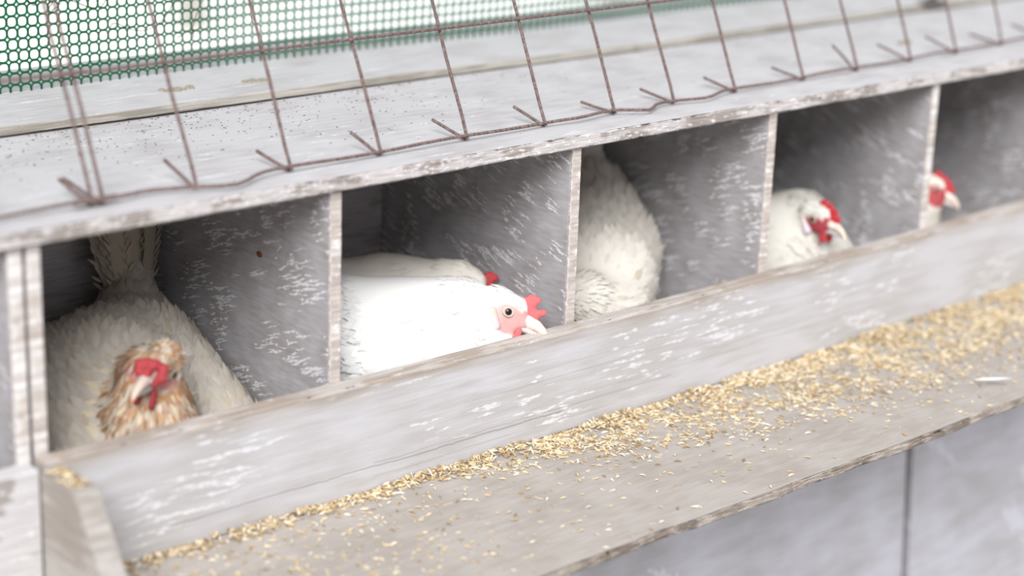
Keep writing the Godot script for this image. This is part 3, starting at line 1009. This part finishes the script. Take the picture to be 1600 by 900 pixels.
func build_hens() -> void:
	var comb_a := [[0.009, 0.0145, 0.0235, 0.005, 0.0034, 0.0036], [0.0105, 0.0155, 0.013, 0.021, 0.0036, 0.003], [0.015, 0.0125, 0.0185, 0.0205, 0.0044, 0.0036], [0.0215, 0.0085, 0.0285, 0.0135, 0.004, 0.003], [0.0205, 0.006, 0.024, 0.004, 0.0036, 0.0026]]
	var comb_wide := [[0.013, 0.0105, 0.0225, 0.0055, 0.001, 0.0, 0.0036, 0.0038], [0.013, 0.0105, 0.0165, 0.0095, 0.004, 0.0095, 0.0036, 0.0032], [0.0175, 0.009, 0.0225, 0.0055, 0.0085, 0.0065, 0.0032, 0.0034], [0.013, 0.0115, 0.0165, 0.011, -0.003, -0.0105, 0.0038, 0.0036], [0.0165, 0.011, 0.0225, 0.0065, -0.0105, -0.0125, 0.0036, 0.0034], [0.0225, 0.0065, 0.0245, 0.002, -0.0125, -0.009, 0.0034, 0.003]]
	var comb_long := [[-0.002, 0.0175, 0.0225, 0.0055, 0.0046, 0.0046], [-0.001, 0.0175, 0.0015, 0.0212, 0.0042, 0.0036], [0.007, 0.0148, 0.0105, 0.0192, 0.0044, 0.0036], [0.0142, 0.0118, 0.0188, 0.0162, 0.0044, 0.0036], [0.021, 0.0075, 0.026, 0.0105, 0.0042, 0.0034]]
	# 1: soiled hen in the first box
	hen({"at": Vector3(0.15, -0.296, -0.15), "seed": 3, "label": "hen with orange-stained neck and floppy comb facing out of the first box on the left",
		"prims": [
			[Vector3(0.142, -0.165, -0.07), Vector3(0.135, -0.235, -0.05), 0.026, 0.043, 0.032, 0.0042, 0.95],
			[Vector3(0.14, -0.23, -0.06), Vector3(0.15, -0.23, -0.12), 0.042, 0.06, 0.026, 0.01, 0.25],
			[Vector3(0.15, -0.235, -0.13), Vector3(0.17, -0.225, -0.2), 0.07, 0.076, 0.03, 0.015, 0.0],
			[Vector3(0.16, -0.215, -0.17), Vector3(0.225, -0.2, -0.24), 0.07, 0.05, 0.03, 0.015, 0.0],
			[Vector3(0.08, -0.252, -0.09), Vector3(0.115, -0.215, -0.21), 0.04, 0.054, 0.03, 0.016, 0.0],
			[Vector3(0.24, -0.255, -0.085), Vector3(0.225, -0.2, -0.2), 0.038, 0.048, 0.03, 0.016, 0.0],
			[Vector3(0.225, -0.19, -0.24), Vector3(0.245, -0.15, -0.27), 0.036, 0.022, 0.035, 0.014, 0.0]],
		"neck": Vector3(0.137, -0.2, -0.06), "neck_r": 0.036, "ruffle": 2.0, "hackle": 4.5, "feather_size": 0.62, "face_size": 0.56,
		"head": {"c": Vector3(0.133, -0.151, -0.04), "f": Vector3(-0.83, -0.074, 0.55), "u": Vector3(-0.1, 0.9, 0.3), "s": 1.16, "stain": 0.8},
		"comb": comb_wide, "comb_col": lin(164, 66, 70), "face": lin(190, 128, 126), "pale": lin(200, 168, 160), "white": lin(192, 184, 173), "horn": lin(206, 196, 188), "feathers": 6000, "soil": 0.14, "wattle": 1.3,
		"tail": [[Vector3(0.2220, -0.160, -0.2700), Vector3(-0.140, 1, -0.05), Vector3(-0.40, 0.1, 1), 0.135, 0.02, 0.66], [Vector3(0.2265, -0.157, -0.2665), Vector3(-0.105, 1, -0.02), Vector3(-0.30, 0.1, 1), 0.141, 0.02, 0.71], [Vector3(0.2310, -0.160, -0.2630), Vector3(-0.070, 1, 0.01), Vector3(-0.20, 0.1, 1), 0.147, 0.02, 0.76], [Vector3(0.2355, -0.157, -0.2700), Vector3(-0.035, 1, -0.05), Vector3(-0.10, 0.1, 1), 0.153, 0.02, 0.81], [Vector3(0.2400, -0.160, -0.2665), Vector3(0.000, 1, -0.02), Vector3(0.00, 0.1, 1), 0.135, 0.02, 0.66], [Vector3(0.2445, -0.157, -0.2630), Vector3(0.035, 1, 0.01), Vector3(0.10, 0.1, 1), 0.141, 0.02, 0.71], [Vector3(0.2490, -0.160, -0.2700), Vector3(0.070, 1, -0.05), Vector3(0.20, 0.1, 1), 0.147, 0.02, 0.76], [Vector3(0.2535, -0.157, -0.2665), Vector3(0.105, 1, -0.02), Vector3(0.30, 0.1, 1), 0.153, 0.02, 0.81], [Vector3(0.2580, -0.160, -0.2630), Vector3(0.140, 1, 0.01), Vector3(0.40, 0.1, 1), 0.135, 0.02, 0.66]]})
	# 2: the clean hen whose chin lies on the board
	hen({"at": Vector3(0.43, -0.296, -0.1), "seed": 5, "label": "bright white hen in sharp focus resting its chin on the front board",
		"prims": [
			[Vector3(0.516, -0.16, -0.05), Vector3(0.468, -0.182, -0.082), 0.02, 0.036, 0.018, 0.007, 0.0],
			[Vector3(0.49, -0.168, -0.054), Vector3(0.45, -0.195, -0.084), 0.033, 0.058, 0.022, 0.008, 0.0],
			[Vector3(0.46, -0.2, -0.08), Vector3(0.395, -0.195, -0.105), 0.058, 0.068, 0.028, 0.015, 0.0],
			[Vector3(0.44, -0.235, -0.075), Vector3(0.385, -0.225, -0.1), 0.06, 0.062, 0.028, 0.015, 0.0],
			[Vector3(0.538, -0.205, -0.018), Vector3(0.51, -0.203, -0.03), 0.0155, 0.023, 0.014, 0.006, 0.0],
			[Vector3(0.512, -0.2, -0.034), Vector3(0.48, -0.21, -0.055), 0.024, 0.043, 0.022, 0.008, 0.0],
			[Vector3(0.43, -0.205, -0.06), Vector3(0.385, -0.2, -0.07), 0.04, 0.045, 0.034, 0.018, 0.0]],
		"neck": Vector3(0.47, -0.185, -0.07), "neck_r": 0.04,
		"head": {"c": Vector3(0.543, -0.1705, -0.0215), "f": Vector3(0.574, -0.417, 0.705), "u": Vector3(0.503, 0.859, 0.099), "s": 1.18},
		"comb": comb_a, "comb_col": lin(196, 104, 106), "face": lin(202, 160, 156), "pale": lin(216, 188, 184), "face_size": 0.98, "lobe": lin(204, 190, 198), "lobe_top": lin(210, 190, 180), "lobe_out": 0.0146, "ruffle": 0.7, "white": lin(231, 230, 227), "feathers": 3000, "soil": 0.0, "wattle": 0.8, "quill_name": "wing_feather",
		"tail": [[Vector3(0.432, -0.1650, -0.0260), Vector3(-0.85, -0.14, -0.32), Vector3(-0.25, 0.30, 0.9), 0.070, 0.021, 0.970], [Vector3(0.428, -0.1755, -0.0248), Vector3(-0.85, -0.17, -0.32), Vector3(-0.25, 0.20, 0.9), 0.074, 0.021, 0.955], [Vector3(0.424, -0.1860, -0.0236), Vector3(-0.85, -0.20, -0.32), Vector3(-0.25, 0.10, 0.9), 0.078, 0.021, 0.940], [Vector3(0.420, -0.1965, -0.0224), Vector3(-0.85, -0.23, -0.32), Vector3(-0.25, -0.00, 0.9), 0.082, 0.021, 0.970], [Vector3(0.416, -0.2070, -0.0212), Vector3(-0.85, -0.26, -0.32), Vector3(-0.25, -0.10, 0.9), 0.086, 0.021, 0.955], [Vector3(0.412, -0.2175, -0.0200), Vector3(-0.85, -0.29, -0.32), Vector3(-0.25, -0.20, 0.9), 0.090, 0.021, 0.940]]})
	# 3: the hen behind it
	hen({"at": Vector3(0.5, -0.296, -0.225), "seed": 7, "label": "white hen lying behind the chin-resting hen, only back and red comb tip showing",
		"prims": [
			[Vector3(0.56, -0.172, -0.14), Vector3(0.53, -0.2, -0.19), 0.026, 0.05, 0.022, 0.008, 0.0],
			[Vector3(0.53, -0.21, -0.2), Vector3(0.46, -0.21, -0.235), 0.055, 0.058, 0.028, 0.015, 0.0],
			[Vector3(0.52, -0.24, -0.205), Vector3(0.45, -0.24, -0.235), 0.05, 0.05, 0.028, 0.015, 0.0]],
		"neck": Vector3(0.54, -0.19, -0.165), "neck_r": 0.038,
		"head": {"c": Vector3(0.573, -0.17, -0.118), "f": Vector3(0.5, -0.5, 0.6), "u": Vector3(0.5, 0.85, 0.1), "s": 1.05},
		"comb": comb_a, "comb_col": lin(178, 60, 66), "face": lin(206, 130, 126), "white": lin(226, 220, 210), "feathers": 1800})
	# 4: the hen with its head hidden, third box
	hen({"at": Vector3(0.79, -0.296, -0.15), "seed": 9, "label": "blurred hen in the third box with tail raised and head out of sight",
		"prims": [
			[Vector3(0.69, -0.2, -0.07), Vector3(0.74, -0.235, -0.08), 0.03, 0.05, 0.022, 0.008, 0.0],
			[Vector3(0.735, -0.24, -0.075), Vector3(0.775, -0.235, -0.12), 0.055, 0.05, 0.028, 0.014, 0.0],
			[Vector3(0.78, -0.21, -0.13), Vector3(0.83, -0.185, -0.2), 0.07, 0.07, 0.03, 0.016, 0.0],
			[Vector3(0.845, -0.19, -0.16), Vector3(0.862, -0.145, -0.215), 0.05, 0.043, 0.036, 0.016, 0.0],
			[Vector3(0.83, -0.24, -0.15), Vector3(0.85, -0.23, -0.2), 0.05, 0.05, 0.03, 0.016, 0.0],
			[Vector3(0.85, -0.15, -0.22), Vector3(0.875, -0.09, -0.255), 0.035, 0.022, 0.035, 0.014, 0.0]],
		"neck": Vector3(0.7, -0.2, -0.07), "neck_r": 0.03,
		"head": {"c": Vector3(0.655, -0.197, -0.085), "f": Vector3(-0.8, -0.3, -0.3), "u": Vector3(0, 1, 0), "s": 1.0},
		"comb": comb_a, "comb_col": lin(200, 66, 74), "face": lin(200, 110, 110), "white": lin(216, 210, 200), "feathers": 2800, "soil": 0.03, "ruffle": 1.6,
		"tail": [[Vector3(0.86, -0.11, -0.25), Vector3(0.0, 1, -0.1), Vector3(-0.2, 0.1, 1), 0.1, 0.03, 0.6], [Vector3(0.875, -0.11, -0.258), Vector3(0.1, 1, -0.1), Vector3(0, 0.1, 1), 0.1, 0.03, 0.55], [Vector3(0.887, -0.112, -0.25), Vector3(0.12, 1, -0.1), Vector3(0.2, 0.1, 1), 0.095, 0.028, 0.6], [Vector3(0.868, -0.11, -0.243), Vector3(0.05, 1, -0.1), Vector3(0, 0.1, 1), 0.1, 0.028, 0.65]]})
	# 5: red-faced hen, fourth box
	hen({"at": Vector3(1.06, -0.296, -0.12), "seed": 11, "label": "white hen with red face and long comb turned down, in the fourth box",
		"prims": [
			[Vector3(1.098, -0.176, -0.092), Vector3(1.118, -0.222, -0.075), 0.037, 0.046, 0.024, 0.01, 0.0],
			[Vector3(1.09, -0.18, -0.092), Vector3(1.02, -0.195, -0.135), 0.036, 0.056, 0.028, 0.013, 0.0],
			[Vector3(1.07, -0.235, -0.07), Vector3(1.02, -0.225, -0.16), 0.058, 0.068, 0.03, 0.015, 0.0]],
		"neck": Vector3(1.082, -0.19, -0.075), "neck_r": 0.036,
		"head": {"c": Vector3(1.069, -0.157, -0.037), "f": Vector3(-0.03, -0.2, 0.976), "u": Vector3(0.1, 0.97, 0.22), "s": 1.05},
		"comb": comb_long, "comb_col": lin(186, 58, 66), "face": lin(164, 70, 76), "pale": lin(172, 84, 88), "face_size": 0.8, "white": lin(212, 208, 199), "feathers": 2000, "soil": 0.03})
	# 6: the last hen, half hidden
	hen({"at": Vector3(1.33, -0.296, -0.12), "seed": 13, "label": "farthest hen, red face and beak just peeping past the divider of the fifth box",
		"prims": [
			[Vector3(1.308, -0.18, -0.06), Vector3(1.305, -0.24, -0.085), 0.028, 0.046, 0.026, 0.009, 0.0],
			[Vector3(1.315, -0.24, -0.09), Vector3(1.3, -0.225, -0.17), 0.05, 0.06, 0.03, 0.015, 0.0]],
		"neck": Vector3(1.306, -0.195, -0.07), "neck_r": 0.032,
		"head": {"c": Vector3(1.317, -0.16, -0.052), "f": Vector3(0.72, -0.4, 0.55), "u": Vector3(0.4, 0.9, 0.1), "s": 1.08},
		"comb": comb_long, "comb_col": lin(184, 60, 68), "face": lin(176, 82, 84), "pale": lin(180, 92, 92), "white": lin(226, 220, 208), "feathers": 1300})


# ------------------------------------------------------------------ surroundings
func build_surroundings() -> void:
	var g := part("ground", slab(Vector3(-30, GROUND_Y - 0.2, -40), Vector3(40, GROUND_Y, -0.7), 0.01).mesh(), M.pale_ground, self)
	g.set_meta("kind", "structure")
	var fl := part("floor", slab(Vector3(-30, GROUND_Y - 0.2, -0.699), Vector3(40, GROUND_Y, 30), 0.01).mesh(), M.yard_floor, self)
	fl.set_meta("kind", "structure")
	for k in 2:
		var at: Vector3 = [Vector3(3.56, GROUND_Y, -5.30), Vector3(5.14, GROUND_Y, -4.41)][k]
		var p := thing("yard_post", ["grey post standing in the bright yard beyond the netting, at the left", "grey post standing in the bright yard beyond the netting, right of the other"][k], "post", at, "posts in the yard")
		part("shaft", slab(Vector3(-0.045, 0, -0.045), Vector3(0.045, 1.7, 0.045), 0.01).mesh(), M.grey_post, p)
		part("footing", slab(Vector3(-0.06, -0.01, -0.06), Vector3(0.06, 0.02, 0.06), 0.004).mesh(), M.grey_post, p)


func _ready() -> void:
	var cam := Camera3D.new()
	cam.name = "camera"
	var lens := CameraAttributesPhysical.new()
	lens.frustum_focal_length = 79.2
	lens.frustum_focus_distance = 1.95
	lens.exposure_aperture = 2.6
	cam.attributes = lens
	cam.position = Vector3(-0.72815, 0.44188, 1.36416)
	cam.basis = Basis.from_euler(Vector3(-0.30246, -0.74423, 0.03466))
	add_child(cam)
	cam.current = true
	var we := WorldEnvironment.new()
	we.name = "environment"
	var env := Environment.new()
	env.background_mode = Environment.BG_SKY
	var sky := Sky.new()
	var sm := ProceduralSkyMaterial.new()
	sm.sky_top_color = Color(0.96, 0.97, 1.0)
	sm.sky_horizon_color = Color(1.0, 1.0, 1.0)
	sm.ground_bottom_color = Color(0.72, 0.71, 0.70)
	sm.ground_horizon_color = Color(0.85, 0.85, 0.85)
	sky.sky_material = sm
	env.sky = sky
	env.background_energy_multiplier = 0.66
	env.tonemap_mode = Environment.TONE_MAPPER_LINEAR
	env.tonemap_exposure = 1.15
	env.sdfgi_enabled = true
	env.ssao_enabled = true
	env.ssil_enabled = true
	we.environment = env
	add_child(we)
	var sun := DirectionalLight3D.new()     # the bright, veiled side of an overcast sky, in front of the boxes
	sun.name = "veiled_sun"
	sun.light_energy = 1.15
	sun.light_angular_distance = 36.0
	sun.sky_mode = DirectionalLight3D.SKY_MODE_LIGHT_ONLY
	sun.shadow_enabled = true
	sun.basis = Basis.looking_at(-Vector3(-0.6, 0.72, 0.62).normalized())
	add_child(sun)
	make_materials()
	build_surroundings()
	build_nest_boxes()
	build_net()
	build_wire_guard()
	build_hens()
	build_husks()
